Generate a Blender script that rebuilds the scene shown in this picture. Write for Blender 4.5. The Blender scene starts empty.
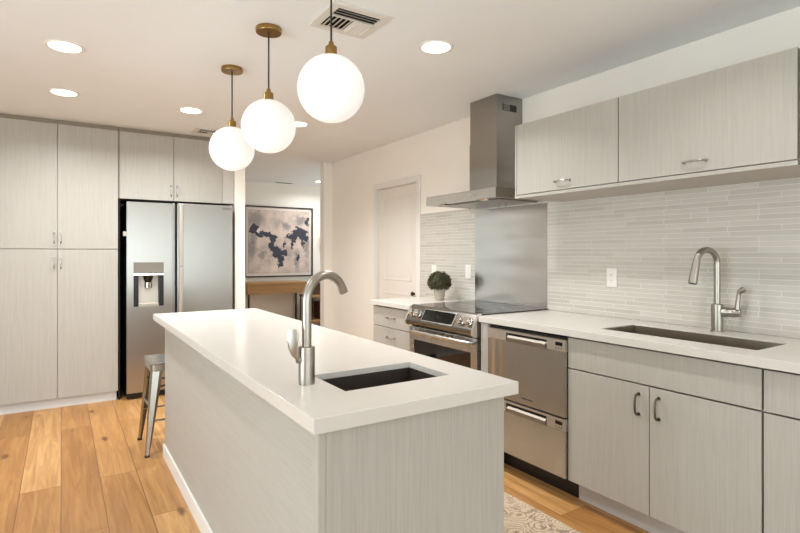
import bpy, bmesh, math, random
from mathutils import Vector, Matrix
random.seed(7)
PI = math.pi
C = bpy.context.scene.collection
S = bpy.context.scene

# ------------------------------------------------------------------ camera, world, light, exposure
YAW = 0.5745
cam = bpy.data.cameras.new('camera')
cam.sensor_width = 36.0
cam.lens = 36.0 * 523.5 / 800
cam.shift_y = -(266.5 - 253.7) / 800
cam.clip_start = 0.05
camo = bpy.data.objects.new('camera', cam)
C.objects.link(camo)
camo.location = (0, 0, 1.3025)
camo.rotation_euler = (PI / 2, 0, -YAW)
S.camera = camo

S.view_settings.view_transform = 'Standard'
S.view_settings.look = 'None'
S.view_settings.gamma = 1
S.view_settings.use_curve_mapping = False
S.view_settings.exposure = 0.2

W = bpy.data.worlds.new('world')
S.world = W
W.use_nodes = True
wn = W.node_tree.nodes
bg = wn['Background']
sky = wn.new('ShaderNodeTexSky')
sky.sky_type = 'NISHITA'
sky.sun_disc = False
sky.sun_elevation = math.radians(40)
W.node_tree.links.new(sky.outputs[0], bg.inputs[0])
bg.inputs[1].default_value = 0.25

REAR_FILL_W = 50.0      # area lamp standing in for daylight at an unseen rear window
LEFT_W = 82.0        # area lamp standing in for daylight at the unseen left window
DOWN_W = 16.0        # one recessed downlight
GLOBE_E = 0.85        # emission of a glass globe


def window_fill(name, loc, rot, sx, sy, w):
    l = bpy.data.lights.new(name, 'AREA')
    l.shape = 'RECTANGLE'
    l.size, l.size_y = sx, sy
    l.energy = w
    l.color = (0.82, 0.985, 1.08)
    o = bpy.data.objects.new(name, l)
    C.objects.link(o)
    o.location = loc
    o.rotation_euler = rot
    return o


window_fill('daylight_fill_rear_left', (-1.3, -3.30, 1.30), (PI / 2 + 0.42, 0, 0), 1.8, 1.9, REAR_FILL_W)  # added lamps inside the unseen windows, tilted up to brighten the ceiling
window_fill('daylight_fill_rear_right', (1.2, -3.30, 1.30), (PI / 2 + 0.42, 0, 0), 1.8, 1.9, REAR_FILL_W)
window_fill('daylight_fill_side', (-2.70, 1.2, 1.15), (PI / 2 + 0.42, 0, -PI / 2), 2.4, 2.0, LEFT_W)  # same upward tilt at the unseen side window, added for ceiling light
window_fill('hall_fill', (4.92, 7.1, 1.35), (PI / 2, 0, PI / 2), 1.2, 1.3, 20.0)  # added lamp to brighten the hall wall, no source seen there


# ------------------------------------------------------------------ materials
def lin(c):
    out = []
    for v in c:
        v /= 255.0
        out.append(v / 12.92 if v <= 0.04045 else ((v + 0.055) / 1.055) ** 2.4)
    return (*out, 1.0)


class NT:
    """tiny node helper"""
    def __init__(self, name):
        self.m = bpy.data.materials.new(name)
        self.m.use_nodes = True
        self.t = self.m.node_tree
        self.b = self.t.nodes['Principled BSDF']

    def n(self, typ, **kw):
        nd = self.t.nodes.new(typ)
        for k, v in kw.items():
            if k.startswith('i_'):
                nd.inputs[k[2:].replace('_', ' ')].default_value = v
            else:
                setattr(nd, k, v)
        return nd

    def l(self, a, b):
        self.t.links.new(a, b)

    def math(self, op, a, b=None, clamp=False):
        nd = self.n('ShaderNodeMath', operation=op)
        nd.use_clamp = clamp
        for i, v in enumerate((a, b)):
            if v is None:
                continue
            if isinstance(v, (int, float)):
                nd.inputs[i].default_value = v
            else:
                self.l(v, nd.inputs[i])
        return nd.outputs[0]

    def mix(self, fac, a, b, blend='MIX'):
        nd = self.n('ShaderNodeMix', data_type='RGBA', blend_type=blend)
        for sock, v in ((nd.inputs[0], fac), (nd.inputs[6], a), (nd.inputs[7], b)):
            if isinstance(v, (int, float, tuple)):
                sock.default_value = v
            else:
                self.l(v, sock)
        return nd.outputs[2]

    def coords(self, sx=1, sy=1, sz=1, kind='Object'):
        tc = self.n('ShaderNodeTexCoord')
        mp = self.n('ShaderNodeMapping')
        mp.inputs['Scale'].default_value = (sx, sy, sz)
        self.l(tc.outputs[kind], mp.inputs['Vector'])
        return mp.outputs[0]

    def noise(self, vec, scale, detail=3, rough=0.5, dist=0.0):
        nd = self.n('ShaderNodeTexNoise')
        nd.inputs['Scale'].default_value = scale
        nd.inputs['Detail'].default_value = detail
        nd.inputs['Roughness'].default_value = rough
        nd.inputs['Distortion'].default_value = dist
        self.l(vec, nd.inputs['Vector'])
        return nd.outputs['Fac']

    def ramp(self, fac, stops):
        nd = self.n('ShaderNodeValToRGB')
        cr = nd.color_ramp
        while len(cr.elements) < len(stops):
            cr.elements.new(0.5)
        for e, (p, c) in zip(cr.elements, stops):
            e.position = p
            e.color = c if len(c) == 4 else (*c, 1)
        self.l(fac, nd.inputs[0])
        return nd.outputs[0]

    def bump(self, h, strength=0.1, dist=0.01):
        nd = self.n('ShaderNodeBump')
        nd.inputs['Strength'].default_value = strength
        nd.inputs['Distance'].default_value = dist
        self.l(h, nd.inputs['Height'])
        self.l(nd.outputs[0], self.b.inputs['Normal'])


def plain(name, rgb, rough=0.5, metal=0.0, var=0.04, scale=6.0, spec=0.5):
    q = NT(name)
    f = q.noise(q.coords(), scale, 3)
    c = lin(rgb)
    a = tuple(min(1, v * (1 - var)) for v in c[:3]) + (1,)
    b = tuple(min(1, v * (1 + var)) for v in c[:3]) + (1,)
    q.l(q.mix(f, a, b), q.b.inputs['Base Color'])
    q.b.inputs['Roughness'].default_value = rough
    q.b.inputs['Metallic'].default_value = metal
    q.b.inputs['Specular IOR Level'].default_value = spec
    return q.m


def grain(name, rgb, rough=0.45, var=0.06, along='z'):
    """wood-look laminate with fine streaks along one axis"""
    q = NT(name)
    s1 = [330.0, 330.0, 330.0]
    s2 = [90.0, 90.0, 90.0]
    s1['xyz'.index(along)] = 6.0
    s2['xyz'.index(along)] = 1.6
    f1 = q.noise(q.coords(*s1), 1.0, 3, 0.6)
    f2 = q.noise(q.coords(*s2), 1.0, 2, 0.6)
    f = q.math('ADD', q.math('MULTIPLY', f1, 0.7), q.math('MULTIPLY', f2, 0.3))
    c = lin(rgb)
    d = tuple(v * (1 - 1.6 * var) for v in c[:3])
    e = tuple(min(1, v * (1 + 1.2 * var)) for v in c[:3])
    q.l(q.ramp(f, [(0.34, d), (0.5, c), (0.66, e)]), q.b.inputs['Base Color'])
    q.b.inputs['Roughness'].default_value = rough
    q.b.inputs['Specular IOR Level'].default_value = 0.35
    return q.m


def steel(name, rgb, rough=0.3, aniso=0.0, tangent=(0, 1, 0), brush=(1, 1, 260), wavy=0.0, wscale=(1, 1, 1)):
    q = NT(name)
    f = q.noise(q.coords(*brush), 3.0, 3)
    c = lin(rgb)
    q.l(q.mix(f, tuple(v * 0.975 for v in c[:3]) + (1,), tuple(min(1, v * 1.02) for v in c[:3]) + (1,)), q.b.inputs['Base Color'])
    q.b.inputs['Metallic'].default_value = 1.0
    q.l(q.math('ADD', q.math('MULTIPLY', f, 0.08), rough - 0.04), q.b.inputs['Roughness'])
    if aniso:
        q.b.inputs['Anisotropic'].default_value = aniso
        t = q.n('ShaderNodeCombineXYZ')
        for i in range(3):
            t.inputs[i].default_value = tangent[i]
        q.l(t.outputs[0], q.b.inputs['Tangent'])
    if wavy:
        q.bump(q.noise(q.coords(*wscale), 1.0, 1), 1.0, wavy)
    return q.m


def emitter(name, rgb, strength, base=(240, 240, 240)):
    q = NT(name)
    q.b.inputs['Base Color'].default_value = lin(base)
    q.b.inputs['Emission Color'].default_value = lin(rgb)
    q.b.inputs['Emission Strength'].default_value = strength
    q.b.inputs['Roughness'].default_value = 0.25
    return q.m


def oak_floor():
    q = NT('oak_planks')
    tc = q.n('ShaderNodeTexCoord')
    sp = q.n('ShaderNodeSeparateXYZ')
    q.l(tc.outputs['Object'], sp.inputs[0])
    cb = q.n('ShaderNodeCombineXYZ')
    q.l(sp.outputs[1], cb.inputs[0])
    q.l(sp.outputs[0], cb.inputs[1])
    br = q.n('ShaderNodeTexBrick', offset=0.37, offset_frequency=2)
    q.l(cb.outputs[0], br.inputs['Vector'])
    for k, v in (('Scale', 1.0), ('Brick Width', 1.75), ('Row Height', 0.19), ('Mortar Size', 0.0022), ('Mortar Smooth', 0.2), ('Bias', 0.0)):
        br.inputs[k].default_value = v
    br.inputs['Color1'].default_value = (0, 0, 0, 1)
    br.inputs['Color2'].default_value = (1, 1, 1, 1)
    br.inputs['Mortar'].default_value = (0.5, 0.5, 0.5, 1)
    sepc = q.n('ShaderNodeSeparateColor')
    q.l(br.outputs['Color'], sepc.inputs[0])
    tone = q.ramp(sepc.outputs[0], [(0.0, lin((164, 116, 64))), (0.35, lin((190, 142, 87))), (0.65, lin((203, 158, 104))), (1.0, lin((176, 127, 73)))])
    # grain that follows the plank, shifted per plank
    sh = q.n('ShaderNodeCombineXYZ')
    q.l(q.math('ADD', q.math('MULTIPLY', sp.outputs[0], 26.0), q.math('MULTIPLY', sepc.outputs[0], 40.0)), sh.inputs[0])
    q.l(q.math('MULTIPLY', sp.outputs[1], 1.6), sh.inputs[1])
    q.l(q.math('MULTIPLY', sepc.outputs[0], 17.0), sh.inputs[2])
    g = q.noise(sh.outputs[0], 1.0, 5, 0.62, 1.2)
    c1 = q.mix(q.ramp(g, [(0.35, (0, 0, 0)), (0.7, (1, 1, 1))]), (0.70, 0.62, 0.52, 1), (1.10, 1.10, 1.08, 1))
    col = q.mix(1.0, tone, c1, 'MULTIPLY')
    # blotches
    bl = q.noise(q.coords(3.2, 1.3, 1), 1.0, 3, 0.6)
    col = q.mix(q.ramp(bl, [(0.5, (0, 0, 0)), (0.8, (0.55, 0.55, 0.55))]), col, q.mix(1.0, col, (0.8, 0.66, 0.48, 1), 'MULTIPLY'))
    # knots
    vo = q.n('ShaderNodeTexVoronoi')
    vo.inputs['Scale'].default_value = 1.0
    q.l(q.coords(5.2, 2.2, 1), vo.inputs['Vector'])
    kn = q.math('ADD', vo.outputs['Distance'], q.math('MULTIPLY', q.noise(q.coords(30, 14, 1), 1.0, 2), 0.12))
    col = q.mix(q.ramp(kn, [(0.11, (0.85, 0.85, 0.85)), (0.2, (0, 0, 0))]), col, lin((92, 58, 32)))
    col = q.mix(q.math('MULTIPLY', br.outputs['Fac'], 0.9), col, lin((105, 68, 38)))
    q.l(col, q.b.inputs['Base Color'])
    q.l(q.math('ADD', q.math('MULTIPLY', g, 0.18), 0.32), q.b.inputs['Roughness'])
    q.b.inputs['Specular IOR Level'].default_value = 0.4
    q.bump(g, 0.06, 0.004)
    return q.m


def strip_tile():
    q = NT('strip_mosaic_tile')
    tc = q.n('ShaderNodeTexCoord')
    sp = q.n('ShaderNodeSeparateXYZ')
    q.l(tc.outputs['Object'], sp.inputs[0])
    cb = q.n('ShaderNodeCombineXYZ')
    q.l(sp.outputs[1], cb.inputs[0])
    q.l(sp.outputs[2], cb.inputs[1])
    cols = []
    facs = []
    br = q.n('ShaderNodeTexBrick', offset=0.41, offset_frequency=3, squash=0.72, squash_frequency=2)
    q.l(cb.outputs[0], br.inputs['Vector'])
    for k, v in (('Scale', 1.0), ('Brick Width', 0.33), ('Row Height', 0.0262), ('Mortar Size', 0.0017), ('Mortar Smooth', 0.3), ('Bias', 0.0)):
        br.inputs[k].default_value = v
    br.inputs['Color1'].default_value = (0, 0, 0, 1)
    br.inputs['Color2'].default_value = (1, 1, 1, 1)
    br.inputs['Mortar'].default_value = (0.5, 0.5, 0.5, 1)
    s = q.n('ShaderNodeSeparateColor')
    q.l(br.outputs['Color'], s.inputs[0])
    tone = q.ramp(s.outputs[0], [(0.0, lin((190, 182, 170))), (0.4, lin((200, 192, 180))), (0.75, lin((205, 197, 186))), (1.0, lin((194, 186, 175)))])
    v = q.noise(q.coords(1, 12, 60), 1.0, 3)
    tone = q.mix(1.0, tone, q.mix(v, (0.93, 0.93, 0.93, 1), (1.05, 1.05, 1.05, 1)), 'MULTIPLY')
    col = q.mix(br.outputs['Fac'], tone, lin((226, 219, 208)))
    q.l(col, q.b.inputs['Base Color'])
    q.b.inputs['Roughness'].default_value = 0.35
    q.bump(q.math('SUBTRACT', 1.0, br.outputs['Fac']), 0.35, 0.002)
    return q.m


def rug_mat():
    q = NT('rug_pile')
    vec = q.coords(1, 1, 1)
    vo = q.n('ShaderNodeTexVoronoi')
    vo.inputs['Scale'].default_value = 8.5
    vo.inputs['Randomness'].default_value = 0.75
    q.l(vec, vo.inputs['Vector'])
    d = vo.outputs['Distance']
    wob = q.noise(vec, 22.0, 3)
    rings = q.math('ABSOLUTE', q.math('SINE', q.math('ADD', q.math('MULTIPLY', d, 24.0), q.math('MULTIPLY', wob, 5.0))))
    line = q.ramp(rings, [(0.25, (1, 1, 1)), (0.5, (0, 0, 0))])
    n2 = q.noise(vec, 30.0, 4, 0.6)
    spr = q.ramp(n2, [(0.54, (0, 0, 0)), (0.6, (0.8, 0.8, 0.8))])
    m = q.math('MAXIMUM', line, spr)
    fade = q.ramp(q.noise(vec, 5.0, 3), [(0.3, (0.25, 0.25, 0.25)), (0.6, (1, 1, 1))])
    m = q.math('MULTIPLY', m, fade)
    base = q.mix(q.noise(vec, 4.0, 3), lin((186, 162, 134)), lin((202, 182, 156)))
    col = q.mix(q.math('MULTIPLY', m, 0.75), base, lin((112, 88, 70)))
    col = q.mix(1.0, col, q.mix(q.noise(vec, 320.0, 2), (0.75, 0.75, 0.75, 1), (1.15, 1.15, 1.15, 1)), 'MULTIPLY')
    q.l(col, q.b.inputs['Base Color'])
    q.b.inputs['Roughness'].default_value = 0.95
    q.b.inputs['Specular IOR Level'].default_value = 0.1
    q.bump(q.noise(vec, 260.0, 2), 0.5, 0.004)
    return q.m


def painting_mat(w, h):
    """abstract canvas; object coords: x across (0..w), z up (0..h)"""
    q = NT('painted_canvas')
    tc = q.n('ShaderNodeTexCoord')
    mp = q.n('ShaderNodeMapping')
    mp.inputs['Scale'].default_value = (1 / w, 1, 1 / h)
    q.l(tc.outputs['Object'], mp.inputs['Vector'])
    nv = q.n('ShaderNodeTexNoise')
    nv.inputs['Scale'].default_value = 13.0
    nv.inputs['Detail'].default_value = 5
    q.l(mp.outputs[0], nv.inputs['Vector'])
    off = q.n('ShaderNodeVectorMath', operation='SUBTRACT')
    q.l(nv.outputs['Color'], off.inputs[0])
    off.inputs[1].default_value = (0.5, 0.5, 0.5)
    sc = q.n('ShaderNodeVectorMath', operation='SCALE')
    q.l(off.outputs[0], sc.inputs[0])
    sc.inputs['Scale'].default_value = 0.20
    ad = q.n('ShaderNodeVectorMath', operation='ADD')
    q.l(mp.outputs[0], ad.inputs[0])
    q.l(sc.outputs[0], ad.inputs[1])
    sp = q.n('ShaderNodeSeparateXYZ')
    q.l(ad.outputs[0], sp.inputs[0])

    def blob(cx, cz, rx, rz):
        a = q.math('DIVIDE', q.math('SUBTRACT', sp.outputs[0], cx), rx)
        b = q.math('DIVIDE', q.math('SUBTRACT', sp.outputs[2], cz), rz)
        return q.math('SUBTRACT', 1.0, q.math('SQRT', q.math('ADD', q.math('MULTIPLY', a, a), q.math('MULTIPLY', b, b))))

    dark = None
    for b in [(.09, .70, .07, .08), (.16, .63, .09, .05), (.28, .61, .14, .045), (.38, .56, .06, .10), (.37, .44, .055, .11), (.44, .34, .07, .09),
              (.55, .32, .09, .05), (.51, .20, .06, .12), (.70, .58, .12, .05), (.83, .65, .15, .09), (.92, .58, .07, .07), (.71, .46, .035, .10),
              (.89, .50, .03, .10), (.96, .83, .04, .07), (.58, .46, .02, .06), (.80, .24, .03, .06)]:
        v = blob(*b)
        dark = v if dark is None else q.math('MAXIMUM', dark, v)
    grey = None
    for b in [(.60, .75, .10, .09), (.05, .45, .10, .35), (.10, .85, .2, .15), (.78, .2, .06, .22), (.95, .42, .06, .2), (.2, .3, .1, .08), (.85, .86, .12, .1)]:
        v = blob(*b)
        grey = v if grey is None else q.math('MAXIMUM', grey, v)
    f1 = q.noise(mp.outputs[0], 4.0, 5, 0.6)
    base = q.ramp(f1, [(0.3, lin((158, 144, 134))), (0.5, lin((206, 184, 170))), (0.7, lin((224, 204, 190)))])
    col = q.mix(q.ramp(grey, [(0.0, (0, 0, 0)), (0.6, (0.8, 0.8, 0.8))]), base, lin((132, 124, 122)))
    ink = q.mix(q.noise(mp.outputs[0], 11.0, 4), lin((28, 28, 40)), lin((70, 68, 84)))
    col = q.mix(q.ramp(dark, [(-0.0, (0, 0, 0)), (0.16, (1, 1, 1))]), col, ink)
    dots = q.noise(mp.outputs[0], 26.0, 3)
    col = q.mix(q.ramp(dots, [(0.66, (0, 0, 0)), (0.72, (0.7, 0.7, 0.7))]), col, lin((96, 80, 70)))
    white = blob(.155, .675, .05, .045)
    col = q.mix(q.ramp(white, [(0.1, (0, 0, 0)), (0.4, (0.9, 0.9, 0.9))]), col, lin((236, 226, 216)))
    q.l(col, q.b.inputs['Base Color'])
    q.b.inputs['Roughness'].default_value = 0.55
    return q.m


def weave_mat(name, a, b):
    q = NT(name)
    br = q.n('ShaderNodeTexBrick', offset=0.5)
    tc = q.n('ShaderNodeTexCoord')
    sp = q.n('ShaderNodeSeparateXYZ')
    q.l(tc.outputs['Object'], sp.inputs[0])
    cb = q.n('ShaderNodeCombineXYZ')
    q.l(q.math('ADD', sp.outputs[0], sp.outputs[1]), cb.inputs[0])
    q.l(sp.outputs[2], cb.inputs[1])
    q.l(cb.outputs[0], br.inputs['Vector'])
    for k, v in (('Scale', 1.0), ('Brick Width', 0.05), ('Row Height', 0.02), ('Mortar Size', 0.003)):
        br.inputs[k].default_value = v
    br.inputs['Color1'].default_value = lin(a)
    br.inputs['Color2'].default_value = lin(b)
    br.inputs['Mortar'].default_value = lin((50, 30, 20))
    q.l(br.outputs['Color'], q.b.inputs['Base Color'])
    q.b.inputs['Roughness'].default_value = 0.8
    q.bump(q.math('SUBTRACT', 1.0, br.outputs['Fac']), 0.8, 0.01)
    return q.m


def wood(name, a, b, rough=0.5):
    q = NT(name)
    f = q.noise(q.coords(2, 20, 30), 1.0, 5, 0.6, 0.6)
    q.l(q.mix(f, lin(a), lin(b)), q.b.inputs['Base Color'])
    q.b.inputs['Roughness'].default_value = rough
    return q.m


M = dict(
    floor=oak_floor(),
    wall=plain('wall_paint', (245, 236, 224), 0.85, var=0.015, spec=0.2),
    ceil=plain('ceiling_paint', (240, 240, 239), 0.9, var=0.012, spec=0.15),
    trim=plain('white_trim_paint', (232, 225, 216), 0.45, var=0.01, spec=0.4),
    door=plain('door_paint', (228, 219, 207), 0.5, var=0.01, spec=0.35),
    cab=grain('grey_laminate', (177, 170, 159)),
    cabh=grain('grey_laminate_level', (180, 174, 164), along='y'),
    carcass=plain('cabinet_carcass', (190, 182, 172), 0.6),
    filler=plain('cabinet_filler_shaded', (150, 135, 115), 0.7),  # brown-grey shadow of the ceiling recess put into the filler colour
    kick=plain('toe_kick_board', (206, 203, 198), 0.5),
    quartz=plain('white_quartz', (209, 201, 191), 0.2, var=0.02, scale=40.0, spec=0.5),
    tile=strip_tile(),
    dw_steel=steel('brushed_steel_appliance', (188, 183, 176), 0.21, 0.85, (0, 0, 1), (1, 1, 300), 0.012, (1, 8, 0.6)),
    dw_panel=steel('light_steel_panel', (196, 187, 176), 0.5),
    panel_steel=steel('control_steel', (128, 122, 114), 0.25, brush=(2, 2, 6)),
    dw_grip=steel('grip_steel', (150, 142, 131), 0.45),
    fr_steel=steel('fridge_steel', (176, 170, 163), 0.32, 0.6, (1, 0, 0), (1, 1, 260), 0.0),
    plate=steel('splash_steel', (205, 204, 203), 0.25, 0.4, (0, 0, 1), (1, 1, 260), 0.016, (1, 1.3, 5.0)),
    steel=steel('stainless_steel', (192, 189, 184), 0.27, brush=(2, 2, 6)),
    canopy=steel('canopy_steel', (206, 203, 198), 0.22, brush=(2, 2, 2)),
    hood=steel('hood_steel', (158, 154, 149), 0.30, 0.0, (0, 0, 1), (260, 260, 1)),
    nickel=steel('brushed_nickel', (166, 158, 147), 0.33, 0.0),
    dnickel=steel('dark_nickel', (112, 102, 88), 0.32, 0.0),
    chrome=steel('polished_chrome', (225, 222, 218), 0.08),
    galv=steel('galvanised_steel', (178, 173, 165), 0.25, 0, (0, 0, 1), (6, 6, 6)),
    sink=steel('sink_steel', (150, 138, 122), 0.34, 0.0, (0, 1, 0), (1, 1, 200)),
    dsink=plain('dark_sink_tub', (58, 50, 44), 0.35, var=0.25, scale=60.0),  # near-black brown for the whole prep sink tub
    brass=steel('aged_brass', (158, 126, 76), 0.28),
    bronze=steel('dark_bronze', (70, 56, 44), 0.35),
    black=plain('black_plastic', (18, 17, 17), 0.4),
    cord=plain('black_cord', (40, 34, 30), 0.6),
    glassblk=plain('black_glass', (9, 9, 10), 0.04, spec=0.6),
    cooktop=plain('cooktop_glass', (20, 19, 18), 0.06, spec=0.8),
    grey=plain('grey_plastic', (120, 112, 100), 0.4),
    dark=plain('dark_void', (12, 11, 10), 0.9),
    plastic=plain('white_plastic', (236, 230, 220), 0.4, var=0.01),
    globe=emitter('opal_glass', (255, 252, 247), GLOBE_E * 0.42, (228, 226, 222)),
    lens=emitter('downlight_lens', (255, 246, 232), 6.0),
    leaf=None,
    pot=plain('concrete_pot', (176, 164, 148), 0.85, var=0.3, scale=45.0),
    frame=plain('dark_picture_frame', (46, 30, 26), 0.5),
    matb=plain('picture_mat', (232, 216, 204), 0.7, var=0.01),
    oak=wood('light_oak', (150, 108, 62), (196, 152, 98)),
    dkmetal=plain('dark_metal', (46, 40, 36), 0.45, 0.6),
    bask=weave_mat('brown_wicker', (120, 78, 52), (84, 52, 36)),
    rug=rug_mat(),
    vent=plain('vent_metal', (222, 216, 206), 0.5, var=0.01),
    rubber=plain('black_rubber', (24, 22, 20), 0.7),
    ink=plain('dark_lettering', (52, 50, 50), 0.5),
    screen=emitter('display_glow', (40, 44, 52), 0.15, (12, 12, 14)),
)
q = NT('boxwood_leaf')
q.l(q.mix(q.noise(q.coords(), 55.0, 2), lin((30, 32, 16)), lin((96, 88, 52))), q.b.inputs['Base Color'])
q.b.inputs['Roughness'].default_value = 0.6
M['leaf'] = q.m
q = NT('window_glass')
q.b.inputs['Base Color'].default_value = (1, 1, 1, 1)
q.b.inputs['Roughness'].default_value = 0.0
q.b.inputs['Transmission Weight'].default_value = 1.0
M['pane'] = q.m


# ------------------------------------------------------------------ mesh helpers
def box(bm, x0, x1, y0, y1, z0, z1, bev=0.0, seg=2):
    """axis-aligned box, optional bevelled edges"""
    b2 = bmesh.new()
    bmesh.ops.create_cube(b2, size=1.0)
    for v in b2.verts:
        v.co = Vector(((x0 + x1) / 2 + v.co.x * (x1 - x0), (y0 + y1) / 2 + v.co.y * (y1 - y0), (z0 + z1) / 2 + v.co.z * (z1 - z0)))
    if bev:
        bmesh.ops.bevel(b2, geom=b2.edges[:], offset=bev, segments=seg, profile=0.5, affect='EDGES')
    add(bm, b2)
    return bm


def add(bm, b2, mat=None):
    if mat is not None:
        bmesh.ops.transform(b2, matrix=mat, verts=b2.verts[:])
    me = bpy.data.meshes.new('tmp')
    b2.to_mesh(me)
    bm.from_mesh(me)
    bpy.data.meshes.remove(me)
    b2.free()


def B(x0, x1, y0, y1, z0, z1, bev=0.0, seg=2):
    return box(bmesh.new(), x0, x1, y0, y1, z0, z1, bev, seg)


def tube(bm, pts, r, seg=12, caps=True):
    """swept tube; r a number or one per point"""
    pts = [Vector(p) for p in pts]
    n = len(pts)
    rs = r if isinstance(r, (list, tuple)) else [r] * n
    tan = []
    for i in range(n):
        a = pts[max(i - 1, 0)]
        b = pts[min(i + 1, n - 1)]
        tan.append((b - a).normalized())
    up = Vector((0, 0, 1)) if abs(tan[0].z) < 0.9 else Vector((1, 0, 0))
    nx = tan[0].cross(up).normalized()
    rings = []
    for i in range(n):
        if i:
            ax = tan[i - 1].cross(tan[i])
            if ax.length > 1e-7:
                nx = Matrix.Rotation(tan[i - 1].angle(tan[i]), 3, ax.normalized()) @ nx
        ny = tan[i].cross(nx)
        rings.append([bm.verts.new(pts[i] + rs[i] * (math.cos(2 * PI * k / seg) * nx + math.sin(2 * PI * k / seg) * ny)) for k in range(seg)])
    for i in range(n - 1):
        for k in range(seg):
            bm.faces.new((rings[i][k], rings[i][(k + 1) % seg], rings[i + 1][(k + 1) % seg], rings[i + 1][k]))
    if caps:
        bm.faces.new(rings[0][::-1])
        bm.faces.new(rings[-1])
    return bm


def T(pts, r, seg=12):
    return tube(bmesh.new(), pts, r, seg)


def lathe(bm, prof, center=(0, 0, 0), seg=32, mat=None):
    """profile [(r, z)] bottom to top around Z"""
    b2 = bmesh.new()
    rings = []
    for r, z in prof:
        if r < 1e-6:
            rings.append([b2.verts.new((0, 0, z))])
        else:
            rings.append([b2.verts.new((r * math.cos(2 * PI * k / seg), r * math.sin(2 * PI * k / seg), z)) for k in range(seg)])
    for a, b in zip(rings, rings[1:]):
        for k in range(seg):
            k2 = (k + 1) % seg
            if len(a) == 1 and len(b) == 1:
                continue
            if len(a) == 1:
                b2.faces.new((a[0], b[k2], b[k]))
            elif len(b) == 1:
                b2.faces.new((a[k], a[k2], b[0]))
            else:
                b2.faces.new((a[k], a[k2], b[k2], b[k]))
    for ring, flip in ((rings[0], True), (rings[-1], False)):
        if len(ring) > 1:
            b2.faces.new(ring[::-1] if flip else ring)
    add(bm, b2, mat if mat is not None else Matrix.Translation(center))
    return bm


def prism(bm, prof, axis, a, b):
    """extrude a polygon profile along an axis. axis 'y': prof (x,z); axis 'x': prof (y,z); axis 'z': prof (x,y)"""
    def co(p, t):
        return {'y': (p[0], t, p[1]), 'x': (t, p[0], p[1]), 'z': (p[0], p[1], t)}[axis]
    A = [bm.verts.new(co(p, a)) for p in prof]
    Bv = [bm.verts.new(co(p, b)) for p in prof]
    n = len(prof)
    for i in range(n):
        bm.faces.new((A[i], A[(i + 1) % n], Bv[(i + 1) % n], Bv[i]))
    bm.faces.new(A[::-1])
    bm.faces.new(Bv)
    bmesh.ops.recalc_face_normals(bm, faces=bm.faces[:])
    return bm


def slab_hole(x0, x1, y0, y1, z0, z1, hx0, hx1, hy0, hy1, bev=0.004, top_only=False):
    bm = bmesh.new()
    xs, ys = [x0, hx0, hx1, x1], [y0, hy0, hy1, y1]
    g = {}
    for zi, z in enumerate((z0, z1)):
        for i, x in enumerate(xs):
            for j, y in enumerate(ys):
                g[i, j, zi] = bm.verts.new((x, y, z))
    for i in range(3):
        for j in range(3):
            if (i, j) == (1, 1):
                continue
            bm.faces.new((g[i, j, 1], g[i + 1, j, 1], g[i + 1, j + 1, 1], g[i, j + 1, 1]))
            bm.faces.new((g[i, j, 0], g[i, j + 1, 0], g[i + 1, j + 1, 0], g[i + 1, j, 0]))
    def side(p, q_):
        bm.faces.new((g[p[0], p[1], 0], g[q_[0], q_[1], 0], g[q_[0], q_[1], 1], g[p[0], p[1], 1]))
    for i in range(3):
        side((i, 0), (i + 1, 0)); side((i + 1, 3), (i, 3)); side((0, i + 1), (0, i)); side((3, i), (3, i + 1))
    side((2, 1), (1, 1)); side((1, 2), (2, 2)); side((1, 1), (1, 2)); side((2, 2), (2, 1))
    bmesh.ops.recalc_face_normals(bm, faces=bm.faces[:])
    if bev:
        ed = [e for e in bm.edges if len(e.link_faces) == 2 and e.calc_face_angle(0) > 0.5 and not (top_only and min(v.co.z for v in e.verts) < z1 - 1e-5)]
        bmesh.ops.bevel(bm, geom=ed, offset=bev, segments=2, profile=0.5, affect='EDGES')
    return bm


# ------------------------------------------------------------------ object helpers
def rootloc(p):
    while p.parent:
        p = p.parent
    return p.location.copy()


def obj(name, bm, mat, parent=None, origin=None, label=None, smooth=35):
    """bm holds world coordinates; link it as ONE mesh object"""
    off = rootloc(parent) if parent else Vector(origin or (0, 0, 0))
    for v in bm.verts:
        v.co -= off
    me = bpy.data.meshes.new(name)
    bm.to_mesh(me)
    bm.free()
    me.materials.append(M[mat] if isinstance(mat, str) else mat)
    for p in me.polygons:
        p.use_smooth = True
    me.set_sharp_from_angle(angle=math.radians(smooth))
    o = bpy.data.objects.new(name, me)
    C.objects.link(o)
    wm = o.modifiers.new('normals', 'WEIGHTED_NORMAL')
    wm.keep_sharp = True
    if parent:
        o.parent = parent
    else:
        o.location = off
    if label:
        o['label'] = label
    return o


def tag(o, label, cat, group=None, kind=None):
    o['label'] = label
    o['category'] = cat
    if group:
        o['group'] = group
    if kind:
        o['kind'] = kind
    return o


def thing(name, label, cat, loc, group=None):
    o = bpy.data.objects.new(name, None)
    o.empty_display_size = 0.1
    C.objects.link(o)
    o.location = loc
    return tag(o, label, cat, group)


def struct(name, bm, mat, parent=None):
    o = obj(name, bm, mat, parent)
    if not parent:
        o['kind'] = 'structure'
    return o


def dup(root, loc, label, group=None):
    r = root.copy()
    C.objects.link(r)
    r.location = loc
    r['label'] = label
    if group:
        r['group'] = group
    for ch in list(root.children):
        c = ch.copy()
        C.objects.link(c)
        c.parent = r
        for g in list(ch.children):
            d = g.copy()
            C.objects.link(d)
            d.parent = c
    return r


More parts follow.
